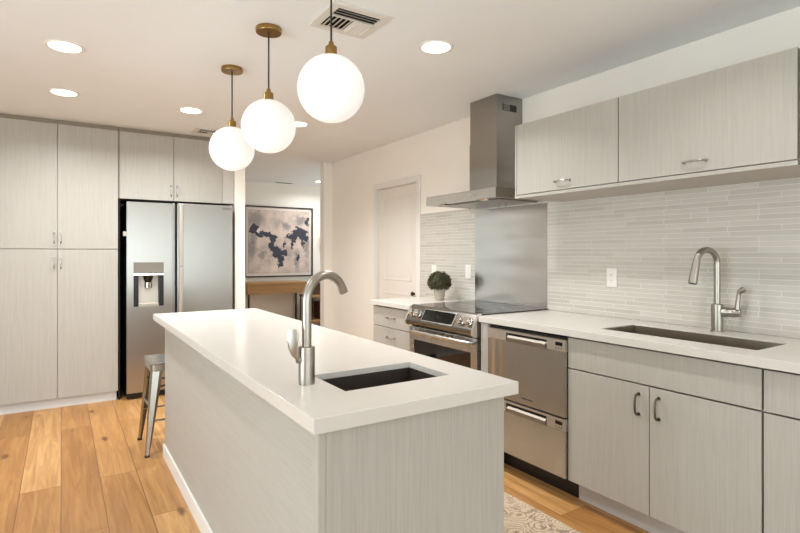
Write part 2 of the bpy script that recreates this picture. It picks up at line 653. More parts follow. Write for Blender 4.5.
def lettering(name, body, size, mtx, mat, parent, width=None):
    cu = bpy.data.curves.new('tmp_text', 'FONT')
    cu.body = body
    cu.size = size
    cu.extrude = 0.0003
    cu.align_x = 'CENTER'
    cu.align_y = 'CENTER'
    to = bpy.data.objects.new('tmp_text', cu)
    C.objects.link(to)
    dg = bpy.context.evaluated_depsgraph_get()
    me = bpy.data.meshes.new_from_object(to.evaluated_get(dg))
    bpy.data.objects.remove(to)
    bm = bmesh.new()
    bm.from_mesh(me)
    bpy.data.meshes.remove(me)
    if width:
        xs = [v.co.x for v in bm.verts]
        k = width / (max(xs) - min(xs))
        for v in bm.verts:
            v.co.x *= k
    bmesh.ops.transform(bm, matrix=mtx, verts=bm.verts[:])
    return obj(name, bm, mat, parent)


FACE_MX = lambda x, y, z: Matrix(((0, 0, -1, x), (-1, 0, 0, y), (0, 1, 0, z), (0, 0, 0, 1)))     # reads on a face looking to -X
FACE_MY = lambda x, y, z: Matrix(((1, 0, 0, x), (0, 0, -1, y), (0, 1, 0, z), (0, 0, 0, 1)))      # reads on a face looking to -Y


def pull(parent, c, along, out, length=0.1, mat='nickel', r=0.0048):
    """small arched bar pull with two feet"""
    c, a, n = Vector(c), Vector(along), Vector(out)
    h = length / 2
    pts = [c - a * h, c - a * h + n * 0.018, c - a * h * 0.86 + n * 0.026]
    for k in range(1, 8):
        t = -0.86 + 1.72 * k / 8
        pts.append(c + a * h * t + n * (0.026 + 0.006 * (1 - t * t)))
    pts += [c + a * h * 0.86 + n * 0.026, c + a * h + n * 0.018, c + a * h]
    bm = T(pts, r, 8)
    for s in (-1, 1):
        p = c + a * h * s
        tube(bm, [p, p + n * 0.004], r * 1.7, 10)
    return obj('handle', bm, mat, parent)


# ------------------------------------------------------------------ the setting
CZ = 2.44
WX = 2.85
struct('floor', B(-3.1, 5.1, -3.6, 8.4, -0.06, 0.0), 'floor')
struct('ceiling', B(-3.1, 5.1, -3.6, 8.4, CZ, CZ + 0.06), 'ceil')
bm = B(WX, WX + 0.12, -3.5, 4.10, 0, CZ)
box(bm, WX, WX + 0.12, 4.84, 5.96, 0, CZ)
box(bm, WX, WX + 0.12, 4.10, 4.84, 1.99, CZ)
struct('wall_right', bm, 'wall')
bm = B(2.737, WX, 5.96, 6.08, 0, CZ, 0.006)
box(bm, WX, 5.0, 5.96, 6.08, 0, CZ)
struct('wall_hall_front', bm, 'wall')
struct('wall_hall_back', B(0.8, 5.0, 8.2, 8.32, 0, CZ), 'wall')
bm = B(5.0, 5.1, 6.08, 6.5, 0, CZ)
box(bm, 5.0, 5.1, 7.7, 8.32, 0, CZ)
box(bm, 5.0, 5.1, 6.5, 7.7, 0, 0.7)
box(bm, 5.0, 5.1, 6.5, 7.7, 2.0, CZ)
struct('wall_hall_right', bm, 'wall')
struct('wall_partition', B(1.452, 1.556, 5.27, 6.05, 0, CZ, 0.004), 'wall')
struct('wall_back', B(-3.0, 1.45, 5.95, 6.05, 0, CZ), 'wall')
struct('wall_hall_left', B(0.7, 0.8, 6.05, 8.32, 0, CZ), 'wall')
# rear wall with two windows, left wall with a patio window (all behind or beside the camera)
bm = B(-3.0, -2.2, -3.5, -3.4, 0, CZ)
for x0, x1 in ((-0.4, 0.3), (2.1, 2.97)):
    box(bm, x0, x1, -3.5, -3.4, 0, CZ)
for x0, x1 in ((-2.2, -0.4), (0.3, 2.1)):
    box(bm, x0, x1, -3.5, -3.4, 0, 0.35)
    box(bm, x0, x1, -3.5, -3.4, 2.25, CZ)
struct('wall_rear', bm, 'wall')
bm = B(-3.1, -3.0, -3.5, 0.0, 0, CZ)
box(bm, -3.1, -3.0, 2.4, 6.05, 0, CZ)
box(bm, -3.1, -3.0, 0.0, 2.4, 2.2, CZ)
struct('wall_left', bm, 'wall')


def window(name, x0, x1, y0, y1, z0, z1):
    fr = bmesh.new()
    t = 0.05
    if x1 - x0 > y1 - y0:
        for a, b in ((x0, x0 + t), ((x0 + x1) / 2 - t / 2, (x0 + x1) / 2 + t / 2), (x1 - t, x1)):
            box(fr, a, b, y0, y1, z0, z1)
        for a, b in ((z0, z0 + t), (z1 - t, z1)):
            box(fr, x0 + t, x1 - t, y0, y1, a, b)
        ym = (y0 + y1) / 2
        gl = B(x0 + t, x1 - t, ym - .003, ym + .003, z0 + t, z1 - t)
    else:
        for a, b in ((y0, y0 + t), ((y0 + y1) / 2 - t / 2, (y0 + y1) / 2 + t / 2), (y1 - t, y1)):
            box(fr, x0, x1, a, b, z0, z1)
        for a, b in ((z0, z0 + t), (z1 - t, z1)):
            box(fr, x0, x1, y0 + t, y1 - t, a, b)
        xm = (x0 + x1) / 2
        gl = B(xm - .003, xm + .003, y0 + t, y1 - t, z0 + t, z1 - t)
    w = struct(name, fr, 'trim')
    obj('window_pane', gl, 'pane', w)


window('window_1', -2.2, -0.4, -3.48, -3.42, 0.35, 2.25)
window('window_2', 0.3, 2.1, -3.48, -3.42, 0.35, 2.25)
window('window_3', -3.08, -3.02, 0.0, 2.4, 0.0, 2.2)
window('window_4', 5.02, 5.08, 6.5, 7.7, 0.7, 2.0)

# strip-tile splashback on the right wall, both sides of the steel sheet
bm = B(WX - 0.008, WX, -0.4, 2.502, 0.916, 1.675)
box(bm, WX - 0.008, WX, 3.260, 4.036, 0.0, 1.675)
bt = struct('wall_tile', bm, 'tile')

# baseboards
struct('baseboard_right', B(WX - 0.014, WX, 4.93, 5.955, 0, 0.1, 0.003), 'trim')
struct('baseboard_hall', B(1.6, 4.99, 8.186, 8.2, 0, 0.1, 0.003), 'trim')
struct('baseboard_left', B(-3.0, -2.986, 2.45, 5.94, 0, 0.1, 0.003), 'trim')
struct('baseboard_partition', B(1.556, 1.57, 5.28, 6.04, 0, 0.1, 0.003), 'trim')

# panel door in the right wall
d = struct('door_1', B(2.872, 2.91, 4.104, 4.836, 0.008, 1.984, 0.002), 'door')
bm = bmesh.new()
for z0, z1 in ((1.03, 1.89), (0.16, 0.90)):
    # frame mould and raised field
    y0, y1 = 4.235, 4.735
    m_ = 0.03
    box(bm, 2.868, 2.873, y0, y0 + 0.014, z0, z1, 0.002)
    box(bm, 2.868, 2.873, y1 - 0.014, y1, z0, z1, 0.002)
    box(bm, 2.868, 2.873, y0, y1, z0, z0 + 0.014, 0.002)
    box(bm, 2.868, 2.873, y0, y1, z1 - 0.014, z1, 0.002)
    vv = [(2.8725, y0 + m_, z0 + m_), (2.8725, y1 - m_, z0 + m_), (2.8725, y1 - m_, z1 - m_), (2.8725, y0 + m_, z1 - m_)]
    ww = [(2.867, y0 + 2.2 * m_, z0 + 2.2 * m_), (2.867, y1 - 2.2 * m_, z0 + 2.2 * m_), (2.867, y1 - 2.2 * m_, z1 - 2.2 * m_), (2.867, y0 + 2.2 * m_, z1 - 2.2 * m_)]
    A_ = [bm.verts.new(p) for p in vv]
    B_ = [bm.verts.new(p) for p in ww]
    for i in range(4):
        bm.faces.new((A_[i], A_[(i + 1) % 4], B_[(i + 1) % 4], B_[i]))
    bm.faces.new(B_)
    bm.faces.new(A_[::-1])
obj('door_panel', bm, 'door', d)
K = Matrix.Translation((2.872, 4.178, 0.915)) @ Matrix.Rotation(-PI / 2, 4, 'Y')
obj('door_knob', lathe(bmesh.new(), [(.009, 0), (.008, .012), (.017, .016), (.021, .026), (.017, .034), (0, .037)], seg=24, mat=K), 'bronze', d)
bm = B(2.836, WX, 4.038, 4.100, 0, 2.05, 0.004)
box(bm, 2.836, WX, 4.840, 4.905, 0, 2.05, 0.004)
box(bm, 2.836, WX, 4.100, 4.840, 1.988, 2.05, 0.004)
box(bm, WX, 2.93, 4.098, 4.103, 0, 1.988)
box(bm, WX, 2.93, 4.837, 4.842, 0, 1.988)
box(bm, WX, 2.93, 4.103, 4.837, 1.985, 1.990)
box(bm, 2.915, 2.93, 4.103, 4.837, 0, 1.985)
struct('trim_1', bm, 'trim')

# ------------------------------------------------------------------ tall pantry and fridge surround
PY = 5.28


def door_y(parent, x0, x1, z0, z1, y=PY, name='door', mat='cab'):
    return obj(name, B(x0, x1, y, y + 0.02, z0, z1, 0.0015), mat, parent)


def pantry(xa, xm, xb, label):
    t = thing('pantry_cabinet', label, 'cabinet', ((xa + xb) / 2, 5.6, 0), 'tall pantry cabinets')
    obj('carcass', B(xa, xb, PY + 0.022, 5.945, 0.08, 2.40), 'carcass', t)
    obj('toe_kick', B(xa, xb - 0.012, PY + 0.0225, PY + 0.04, 0, 0.0795), 'kick', t)
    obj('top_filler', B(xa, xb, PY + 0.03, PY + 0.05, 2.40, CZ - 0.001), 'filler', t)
    for x0, x1, hx in ((xa, xm, xm - 0.024), (xm, xb, xm + 0.024)):
        for z0, z1, hz in ((0.082, 1.339, 1.225), (1.345, 2.398, 1.432)):
            dd = door_y(t, x0 + 0.002, x1 - 0.002, z0, z1)
            pull(dd, (hx, PY, hz), (0, 0, 1), (0, -1, 0), 0.096, 'steel')
    return t


pantry(-0.478, -0.026, 0.427, 'tall pale laminate pantry cabinet with four doors beside the fridge')
pantry(-1.384, -0.932, -0.480, 'tall pale laminate pantry cabinet at the far left edge of the wall run')

t = thing('fridge_cabinet', 'two-door laminate wall cabinet fitted above the steel refrigerator', 'cabinet', (0.9, 5.6, 1.8))
obj('carcass', B(0.430, 1.446, PY + 0.022, 5.945, 1.802, 2.40), 'carcass', t)
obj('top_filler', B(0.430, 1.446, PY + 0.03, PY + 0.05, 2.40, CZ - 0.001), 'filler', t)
obj('side_panel', B(0.430, 0.440, PY, 5.94, 0.0, 1.80), 'dark', t)  # near-black sheet painted in for the shade of the fridge gap
obj('filler_strip', B(1.336, 1.447, PY + 0.012, PY + 0.022, 1.80, 2.40, 0.001), 'carcass', t)
for x0, x1, hx in ((0.440, 0.888, 0.862), (0.888, 1.334, 0.914)):
    dd = door_y(t, x0 + 0.002, x1 - 0.002, 1.797, 2.398)
    pull(dd, (hx, PY, 1.888), (0, 0, 1), (0, -1, 0), 0.096, 'steel')

# ------------------------------------------------------------------ refrigerator
t = thing('refrigerator', 'stainless steel side-by-side refrigerator with ice and water dispenser', 'refrigerator', (0.94, 5.55, 0))
obj('cabinet_body', B(0.486, 1.416, 5.275, 5.93, 0.02, 1.755, 0.004), 'black', t)
obj('kick_grille', B(0.49, 1.41, 5.24, 5.272, 0.006, 0.055), 'black', t)
DF, DB = 5.200, 5.268
# left door with a dispenser opening cut in it
lx0, lx1 = 0.486, 0.884
dx0, dx1, dz0, dz1 = 0.541, 0.789, 0.828, 1.225
bm = B(lx0, dx0, DF, DB, 0.06, 1.765)
box(bm, dx1, lx1, DF, DB, 0.06, 1.765)
box(bm, dx0, dx1, DF, DB, 0.06, dz0)
box(bm, dx0, dx1, DF, DB, dz1, 1.765)
box(bm, dx0, dx1, DB - 0.006, DB, dz0, dz1)
ld = obj('left_door', bm, 'fr_steel', t, label='narrow left freezer door with dispenser')
obj('door_edge', B(lx1 - 0.028, lx1, DF - 0.012, DF, 0.06, 1.765, 0.003), 'hood', ld)
dsp = obj('dispenser_panel', B(dx0, dx1, DF - 0.004, DF + 0.02, 1.128, dz1, 0.003), 'grey', ld)
obj('dispenser_trim', B(dx0 - 0.003, dx1 + 0.003, DF - 0.022, DF + 0.03, 1.105, 1.126, 0.003), 'chrome', ld)
obj('dispenser_side', B(dx0, dx0 + 0.040, DF + 0.002, DB - 0.008, dz0, 1.104), 'black', ld)
bm = bmesh.new()
box(bm, dx1 - 0.040, dx1, DF + 0.002, DB - 0.008, dz0, 1.104)
obj('dispenser_side', bm, 'black', ld)
bm = bmesh.new()
prism(bm, [(DB - 0.008, 1.104), (DB - 0.012, 1.104), (DF + 0.03, dz0 + 0.03), (DF + 0.002, dz0 + 0.022), (DF + 0.002, dz0), (DB - 0.008, dz0)], 'x', dx0 + 0.041, dx1 - 0.041)
obj('dispenser_back', bm, 'dw_panel', ld)
bm = lathe(bmesh.new(), [(.026, 0), (.032, .004), (.034, .05), (.034, .052)], (0.664, DF + 0.034, 0.99), 20)
obj('dispenser_lever', bm, 'chrome', ld)
obj('dispenser_nozzle', lathe(bmesh.new(), [(.024, 0), (.036, .03), (.042, .06)], (0.664, DF + 0.034, 1.043), 20), 'black', ld)
rx0, rx1 = 0.904, 1.412
rd = obj('right_door', B(rx0, rx1, DF, DB, 0.06, 1.770, 0.004), 'fr_steel', t, label='wide right refrigerator door')
obj('door_grip', B(0.918, 0.952, DF - 0.024, DF, 0.10, 1.762, 0.006, 3), 'dw_panel', rd)
obj('grip_joint', B(0.917, 0.953, DF - 0.026, DF - 0.0005, 1.183, 1.193), 'hood', rd)
lettering('brand_lettering', 'SAMSUNG', 0.030, FACE_MY(1.357, DF - 0.0008, 1.738), 'ink', rd, 0.085)
obj('hinge_cover', B(0.462, 0.486, 5.21, 5.30, 1.46, 1.50), 'dw_panel', t)

# ------------------------------------------------------------------ right run of base cabinets
BX = 2.22        # face of base doors
KX = 2.31
CB = 0.8755      # underside of worktops


def hollow(parent, y0, y1, z0, z1, x0=BX + 0.022, x1=WX - 0.012, t=0.018):
    bm = B(x0, x1, y0, y0 + t, z0, z1)
    box(bm, x0, x1, y1 - t, y1, z0, z1)
    box(bm, x0, x1, y0 + t, y1 - t, z0, z0 + t)
    box(bm, x1 - t, x1, y0 + t, y1 - t, z0 + t, z1)
    return obj('carcass', bm, 'carcass', parent)


def front_x(parent, name, y0, y1, z0, z1, x=BX):
    return obj(name, B(x, x + 0.02, y0 + 0.002, y1 - 0.002, z0, z1, 0.0015), 'cab', parent)


UX = (-1, 0, 0)
t = thing('drawer_cabinet', 'narrow laminate base cabinet with drawers left of the range', 'cabinet', (2.5, 3.55, 0), 'base cabinets under the long worktop')
hollow(t, 3.266, 3.846, 0.12, 0.870)
for z0, z1 in ((0.708, 0.866), (0.556, 0.703), (0.404, 0.551), (0.124, 0.399)):
    dr = front_x(t, 'drawer', 3.266, 3.846, z0, z1)
    pull(dr, (BX, 3.556, (z0 + z1) / 2 if z1 > 0.5 else 0.3), (0, 1, 0), UX, 0.11, 'nickel')
obj('toe_kick', B(KX, KX + 0.02, 3.266, 3.846, 0, 0.12), 'kick', t)

t = thing('filler_panel', 'slim upright laminate filler between range and dishwasher', 'panel', (2.4, 2.44, 0))
obj('filler_front', B(2.205, 2.226, 2.410, 2.474, 0.0, CB - 0.002, 0.0015), 'cab', t)
obj('filler_side', B(2.227, WX - 0.012, 2.455, 2.474, 0.0, CB - 0.002), 'carcass', t)

t = thing('sink_cabinet', 'laminate sink base cabinet with blank top panel and two doors', 'cabinet', (2.5, 1.37, 0), 'base cabinets under the long worktop')
hollow(t, 0.916, 1.818, 0.12, 0.870)
front_x(t, 'top_panel', 0.916, 1.818, 0.710, 0.866)
for y0, y1, hy in ((1.3675, 1.818, 1.418), (0.916, 1.3675, 1.322)):
    dd = front_x(t, 'door', y0, y1, 0.122, 0.703)
    pull(dd, (BX, hy, 0.615), (0, 0, 1), UX, 0.092, 'dnickel')
obj('toe_kick', B(KX, KX + 0.02, 0.916, 1.818, 0, 0.12), 'kick', t)

t = thing('base_cabinet', 'laminate base cabinet at the right edge with one drawer above a door', 'cabinet', (2.5, 0.6, 0), 'base cabinets under the long worktop')
hollow(t, 0.200, 0.912, 0.12, 0.870)
dr = front_x(t, 'drawer', 0.200, 0.912, 0.710, 0.866)
pull(dr, (BX, 0.55, 0.79), (0, 1, 0), UX, 0.11, 'nickel')
dd = front_x(t, 'door', 0.200, 0.912, 0.122, 0.703)
pull(dd, (BX, 0.27, 0.615), (0, 0, 1), UX, 0.092, 'dnickel')
obj('toe_kick', B(KX, KX + 0.02, 0.200, 0.912, 0, 0.12), 'kick', t)

# worktops
bm = slab_hole(2.196, WX - 0.009, 0.19, 2.487, 0.8935, 0.9135, 2.355, 2.650, 0.990, 1.722, 0.0025, True)
box(bm, 2.196, 2.218, 0.19, 2.487, 0.8765, 0.8935)
box(bm, 2.218, WX - 0.009, 2.467, 2.487, 0.8765, 0.8935)
wt = obj('worktop', bm, 'quartz', None, (2.5, 1.3, 0.8765))
tag(wt, 'long white quartz worktop with a sink cut-out right of the range', 'worktop')
wt = obj('worktop', B(2.196, WX - 0.009, 3.262, 3.864, 0.8765, 0.9135, 0.003), 'quartz', None, (2.5, 3.5, 0.8765))
tag(wt, 'short white quartz worktop carrying the potted topiary left of the range', 'worktop')


def basin(name, x0, x1, y0, y1, ztop, depth, mat, label):
    t = thing(name, label, 'sink', ((x0 + x1) / 2, (y0 + y1) / 2, ztop - depth))
    g = 0.003
    bm = bmesh.new()
    # tapered tub, open on top, with a flat flange below the slab
    outer = [(x0 - g, y0 - g), (x1 + g, y0 - g), (x1 + g, y1 + g), (x0 - g, y1 + g)]
    inner_t = [(x0, y0), (x1, y0), (x1, y1), (x0, y1)]
    k = 0.012
    inner_b = [(x0 + k, y0 + k), (x1 - k, y0 + k), (x1 - k, y1 - k), (x0 + k, y1 - k)]
    R = []
    for pts, z in ((outer, ztop - 0.012), (outer, ztop), (inner_t, ztop), (inner_b, ztop - depth + 0.012), ):
        R.append([bm.verts.new((p[0], p[1], z)) for p in pts])
    ob = [bm.verts.new((p[0], p[1], ztop - depth)) for p in outer]
    for a, b in zip(R, R[1:]):
        for i in range(4):
            bm.faces.new((a[i], a[(i + 1) % 4], b[(i + 1) % 4], b[i]))
    bm.faces.new(R[-1])
    for i in range(4):
        bm.faces.new((ob[i], ob[(i + 1) % 4], R[0][(i + 1) % 4], R[0][i]))
    bm.faces.new(ob[::-1])
    bmesh.ops.recalc_face_normals(bm, faces=bm.faces[:])
    obj('tub', bm, mat, t)
    obj('drain', lathe(bmesh.new(), [(.045, 0), (.045, .003), (.036, .004), (.03, .001), (0, .001)], ((x0 + x1) / 2, (y0 + y1) / 2, ztop - depth + 0.012), 24), 'steel', t)
    return t


basin('sink_basin', 2.3595, 2.6455, 0.9945, 1.7175, 0.9085, 0.22, 'sink', 'long stainless undermount sink set in the right-hand worktop')

# ------------------------------------------------------------------ dishwasher with two drawers
DX = 2.203
t = thing('dishwasher', 'stainless two-drawer dishwasher between filler panel and sink cabinet', 'dishwasher', (2.5, 2.11, 0))
obj('housing', B(DX + 0.024, WX - 0.03, 1.824, 2.404, 0.13, 0.862), 'black', t)
obj('toe_kick', B(2.315, 2.34, 1.824, 2.404, 0, 0.13), 'black', t)
ya, yb = 1.8195, 2.4075
for z0, z1, zp, tag_ in ((0.446, 0.850, 0.790, 'upper'), (0.128, 0.436, 0.374, 'lower')):
    dr = obj(tag_ + '_drawer', B(DX, DX + 0.022, ya, yb, z0, zp - 0.001, 0.0015), 'dw_steel', t)
    cp = bmesh.new()
    hy0, hy1 = 1.944, 2.252
    box(cp, DX - 0.001, DX + 0.022, ya, hy0, zp, z1)
    box(cp, DX - 0.001, DX + 0.022, hy1, yb, zp, z1)
    box(cp, DX - 0.001, DX + 0.022, hy0, hy1, z1 - 0.012, z1)
    box(cp, DX + 0.018, DX + 0.022, hy0, hy1, zp, z1 - 0.012)
    obj('control_strip', cp, 'dw_panel', dr)
    hb = bmesh.new()
    prism(hb, [(DX - 0.004, zp), (DX - 0.006, zp + 0.022), (DX + 0.003, zp + 0.034), (DX + 0.006, zp + 0.03), (DX + 0.0, zp + 0.004)], 'y', hy0 + 0.006, hy1 - 0.012)
    obj('grip_bar', hb, 'dw_grip', dr)
    obj('grip_recess', B(DX + 0.010, DX + 0.0175, hy0 + 0.001, hy1 - 0.001, zp + 0.002, z1 - 0.013), 'black', dr)
    obj('display', B(DX - 0.0025, DX - 0.0008, 1.838, 1.884, zp + 0.028, zp + 0.047), 'glassblk', dr)
    bb = bmesh.new()
    for k in range(3):
        box(bb, DX - 0.0022, DX - 0.0008, 1.840 + 0.018 * k, 1.848 + 0.018 * k, zp + 0.010, zp + 0.018)
    obj('button_row', bb, 'grey', dr)
    if tag_ == 'upper':
        lettering('brand_lettering', 'FISHER & PAYKEL', 0.012, FACE_MX(DX - 0.0006, 2.085, 0.480), 'ink', dr, 0.085)

# ------------------------------------------------------------------ range
t = thing('range', 'slide-in stainless electric range with black glass cooktop', 'range', (2.5, 2.87, 0))
RY0, RY1 = 2.493, 3.254
RX = 2.190
obj('oven_body', B(RX + 0.045, WX - 0.02, RY0 + 0.002, RY1 - 0.002, 0.06, 0.905), 'black', t)
obj('kick_plate', B(2.27, 2.29, RY0 + 0.01, RY1 - 0.01, 0.0, 0.06), 'black', t)
obj('cooktop', B(2.228, WX - 0.012, RY0 - 0.004, RY1 + 0.004, 0.9145, 0.9225, 0.002), 'cooktop', t)
for (cx_, cy_, r_) in ((2.40, 2.68, .095), (2.40, 3.07, .075), (2.68, 2.68, .075), (2.68, 3.07, .095)):
    for rr in (r_,):
        b2 = bmesh.new()
        tube(b2, [(cx_ + rr * math.cos(a_ * PI / 20), cy_ + rr * math.sin(a_ * PI / 20), 0.9226) for a_ in range(41)], 0.0008, 4, False)
        obj('burner_ring', b2, 'grey', t)
# bull-nosed control panel
prof = [(2.236, 0.900), (2.236, 0.9215), (2.222, 0.9215), (2.208, 0.915), (2.158, 0.826), (2.155, 0.818), (2.155, 0.798), (2.161, 0.787), (2.236, 0.782)]
cp = obj('control_panel', prism(bmesh.new(), prof, 'y', RY0 + 0.016, RY1 - 0.016), 'panel_steel', t)
bm = bmesh.new()
prof2 = [(2.240, 0.776), (2.240, 0.9235), (2.220, 0.924), (2.205, 0.918), (2.154, 0.828), (2.151, 0.818), (2.151, 0.796), (2.158, 0.782), (2.17, 0.776)]
obj('end_cap', prism(bmesh.new(), prof2, 'y', RY0, RY0 + 0.0155), 'chrome', cp)
prism(bm, prof2, 'y', RY1 - 0.0155, RY1)
obj('end_cap', bm, 'chrome', cp)
nrm = Vector((-0.872, 0, 0.490))
u_ = Vector((0.490, 0, 0.872))


def slope(y, s, o):
    p = Vector((2.158, y, 0.826)) + u_ * s + nrm * o
    return p


def slope_slab(y0, y1, s0, s1, o0, o1):
    bm = bmesh.new()
    vs = [bm.verts.new(slope(y, s, o)) for o in (o0, o1) for (y, s) in ((y0, s0), (y1, s0), (y1, s1), (y0, s1))]
    for f in ((0, 1, 2, 3), (4, 5, 6, 7), (0, 1, 5, 4), (1, 2, 6, 5), (2, 3, 7, 6), (3, 0, 4, 7)):
        bm.faces.new([vs[i] for i in f])
    bmesh.ops.recalc_face_normals(bm, faces=bm.faces[:])
    return bm


obj('display_frame', slope_slab(2.700, 3.058, -0.002, 0.092, 0.0005, 0.006), 'steel', cp)
obj('display', slope_slab(2.708, 3.050, 0.004, 0.086, 0.0062, 0.0075), 'glassblk', cp)
obj('display_digits', slope_slab(2.86, 2.895, 0.036, 0.048, 0.0076, 0.0079), 'screen', cp)
rot = Vector((0, 0, 1)).rotation_difference(nrm).to_matrix().to_4x4()
for y in (3.190, 3.115, 2.635, 2.558):
    p = slope(y, 0.046, 0.0005)
    obj('knob', lathe(bmesh.new(), [(.030, 0), (.031, .004), (.026, .008), (.025, .032), (.022, .036), (0, .036)], seg=28, mat=Matrix.Translation(p) @ rot), 'chrome', cp)
dr = bmesh.new()
z0, z1 = 0.235, 0.766
wy0, wy1, wz0, wz1 = RY0 + 0.062, RY1 - 0.062, 0.325, 0.672
xf, xb = RX, RX + 0.044
box(dr, xf, xb, RY0 + 0.002, wy0, z0, z1)
box(dr, xf, xb, wy1, RY1 - 0.002, z0, z1)
box(dr, xf, xb, wy0, wy1, z0, wz0)
box(dr, xf, xb, wy0, wy1, wz1, z1)
od = obj('oven_door', dr, 'steel', t)
obj('door_window', B(xf + 0.006, xf + 0.014, wy0, wy1, wz0, wz1), 'glassblk', od)
bm = bmesh.new()
pts = [(xf, 3.172, 0.738), (xf - 0.03, 3.168, 0.738), (xf - 0.042, 3.15, 0.738)]
pts += [(xf - 0.042 - 0.006 * math.sin(PI * k / 10), 3.15 - 0.56 * k / 10, 0.738) for k in range(1, 10)]
pts += [(xf - 0.042, 2.59, 0.738), (xf - 0.03, 2.572, 0.738), (xf, 2.568, 0.738)]
tube(bm, [(p[0], (p[1] - 2.87) * 1.08 + 2.87, p[2]) for p in pts], 0.016, 12)
obj('handle', bm, 'steel', od)
bm = bmesh.new()
for k in range(18):
    yy = RY0 + 0.13 + k * 0.028
    box(bm, xf - 0.001, xf + 0.001, yy, yy + 0.018, 0.756, 0.760)
obj('vent_slot', bm, 'black', od)
obj('storage_drawer', B(xf, xb, RY0 + 0.002, RY1 - 0.002, 0.065, 0.228, 0.003), 'steel', t)

# ------------------------------------------------------------------ steel splash sheet, hood
sp = obj('splash_sheet', B(WX - 0.010, WX - 0.002, 2.503, 3.259, 0.924, 1.655), 'plate', None, (WX, 2.88, 0.924))
tag(sp, 'brushed steel splash sheet on the wall behind the range', 'splashback')

t = thing('range_hood', 'stainless chimney range hood mounted above the range', 'range hood', (2.6, 2.88, 1.67))
hy0, hy1 = 2.495, 3.262
bm = B(2.588, WX - 0.001, 2.740, 3.032, 1.752, 2.12, 0.002)
obj('lower_duct', bm, 'hood', t)
ud = obj('upper_duct', B(2.591, WX - 0.001, 2.743, 3.029, 2.12, CZ - 0.001, 0.002), 'hood', t)
bm = B(2.650, 2.786, 2.7405, 2.744, 2.330, 2.378)
g = obj('duct_grille', bm, 'black', ud)
bm = bmesh.new()
for k in range(5):
    z = 2.334 + k * 0.0095
    box(bm, 2.652, 2.716, 2.738, 2.7405, z, z + 0.0055)
obj('grille_slat', bm, 'hood', g)
# canopy: shallow rim with a low pyramid top
bm = bmesh.new()
lo = [(2.35, hy0), (WX - 0.009, hy0), (WX - 0.009, hy1), (2.35, hy1)]
hi = [(2.58, 2.73), (WX - 0.009, 2.73), (WX - 0.009, 3.04), (2.58, 3.04)]
R = [[bm.verts.new((p[0], p[1], z)) for p in ps] for ps, z in ((lo, 1.668), (lo, 1.734), (hi, 1.756))]
for a, b in zip(R, R[1:]):
    for i in range(4):
        bm.faces.new((a[i], a[(i + 1) % 4], b[(i + 1) % 4], b[i]))
bm.faces.new(R[-1])
bm.faces.new(R[0][::-1])
bmesh.ops.recalc_face_normals(bm, faces=bm.faces[:])
can = obj('canopy', bm, 'canopy', t)
bm = B(2.43, 2.80, 2.55, 2.875, 1.661, 1.667, 0.002)
box(bm, 2.43, 2.80, 2.885, 3.21, 1.661, 1.667, 0.002)
obj('grease_filter', bm, 'hood', can)
bm = bmesh.new()
for k in range(3):
    add(bm, lathe(bmesh.new(), [(.008, 0), (.008, .004), (0, .0045)], seg=16, mat=Matrix.Translation((2.3495, 2.735 - 0.03 * (k - 1), 1.702)) @ Matrix.Rotation(-PI / 2, 4, 'Y')))
obj('control_button', bm, 'chrome', can)
for y in (2.66, 3.10):
    obj('hood_lamp', lathe(bmesh.new(), [(.030, 0), (.034, .006)], (2.40, y, 1.6615), 20), 'chrome', can)
for y in (2.66, 2.98):
    obj('filter_latch', T([(2.60, y, 1.661), (2.60, y, 1.624), (2.60, y + 0.064, 1.624), (2.60, y + 0.064, 1.661)], 0.003, 6), 'hood', can)

# ------------------------------------------------------------------ wall cabinets on the right wall
UXF = 2.41


def wall_unit(y0, y1, label, hy, panel=False):
    t = thing('wall_cabinet', label, 'cabinet', (2.62, (y0 + y1) / 2, 1.65), 'lift-up wall cabinets above the sink worktop')
    obj('carcass', B(UXF + 0.022, WX, y0, y1, 1.652, 2.108), 'carcass', t)
    obj('bottom_rail', B(UXF, UXF + 0.02, y0, y1 + (0.014 if panel else 0), 1.650, 1.667), 'cab', t)
    dd = front_x(t, 'door', y0, y1, 1.672, 2.110, UXF)
    pull(dd, (UXF, hy, 1.719), (0, 1, 0), UX, 0.1, 'steel')
    if panel:
        obj('end_panel', B(UXF, WX, y1 + 0.0005, y1 + 0.014, 1.668, 2.110, 0.001), 'cab', t)
    return t


wall_unit(1.6545, 2.371, 'laminate lift-up wall cabinet next to the range hood', 2.01, True)
wall_unit(0.870, 1.6535, 'laminate lift-up wall cabinet above the sink, second from the hood', 1.262)
wall_unit(0.060, 0.856, 'laminate lift-up wall cabinet cut off by the right picture edge', 0.46)

# ------------------------------------------------------------------ tap helpers
def arc(c, r, a0, a1, ex, n=14):
    """arc in the vertical plane spanned by ex and Z around c"""
    ex = Vector(ex)
    return [Vector(c) + ex * (r * math.cos(a0 + (a1 - a0) * k / n)) + Vector((0, 0, r * math.sin(a0 + (a1 - a0) * k / n))) for k in range(n + 1)]


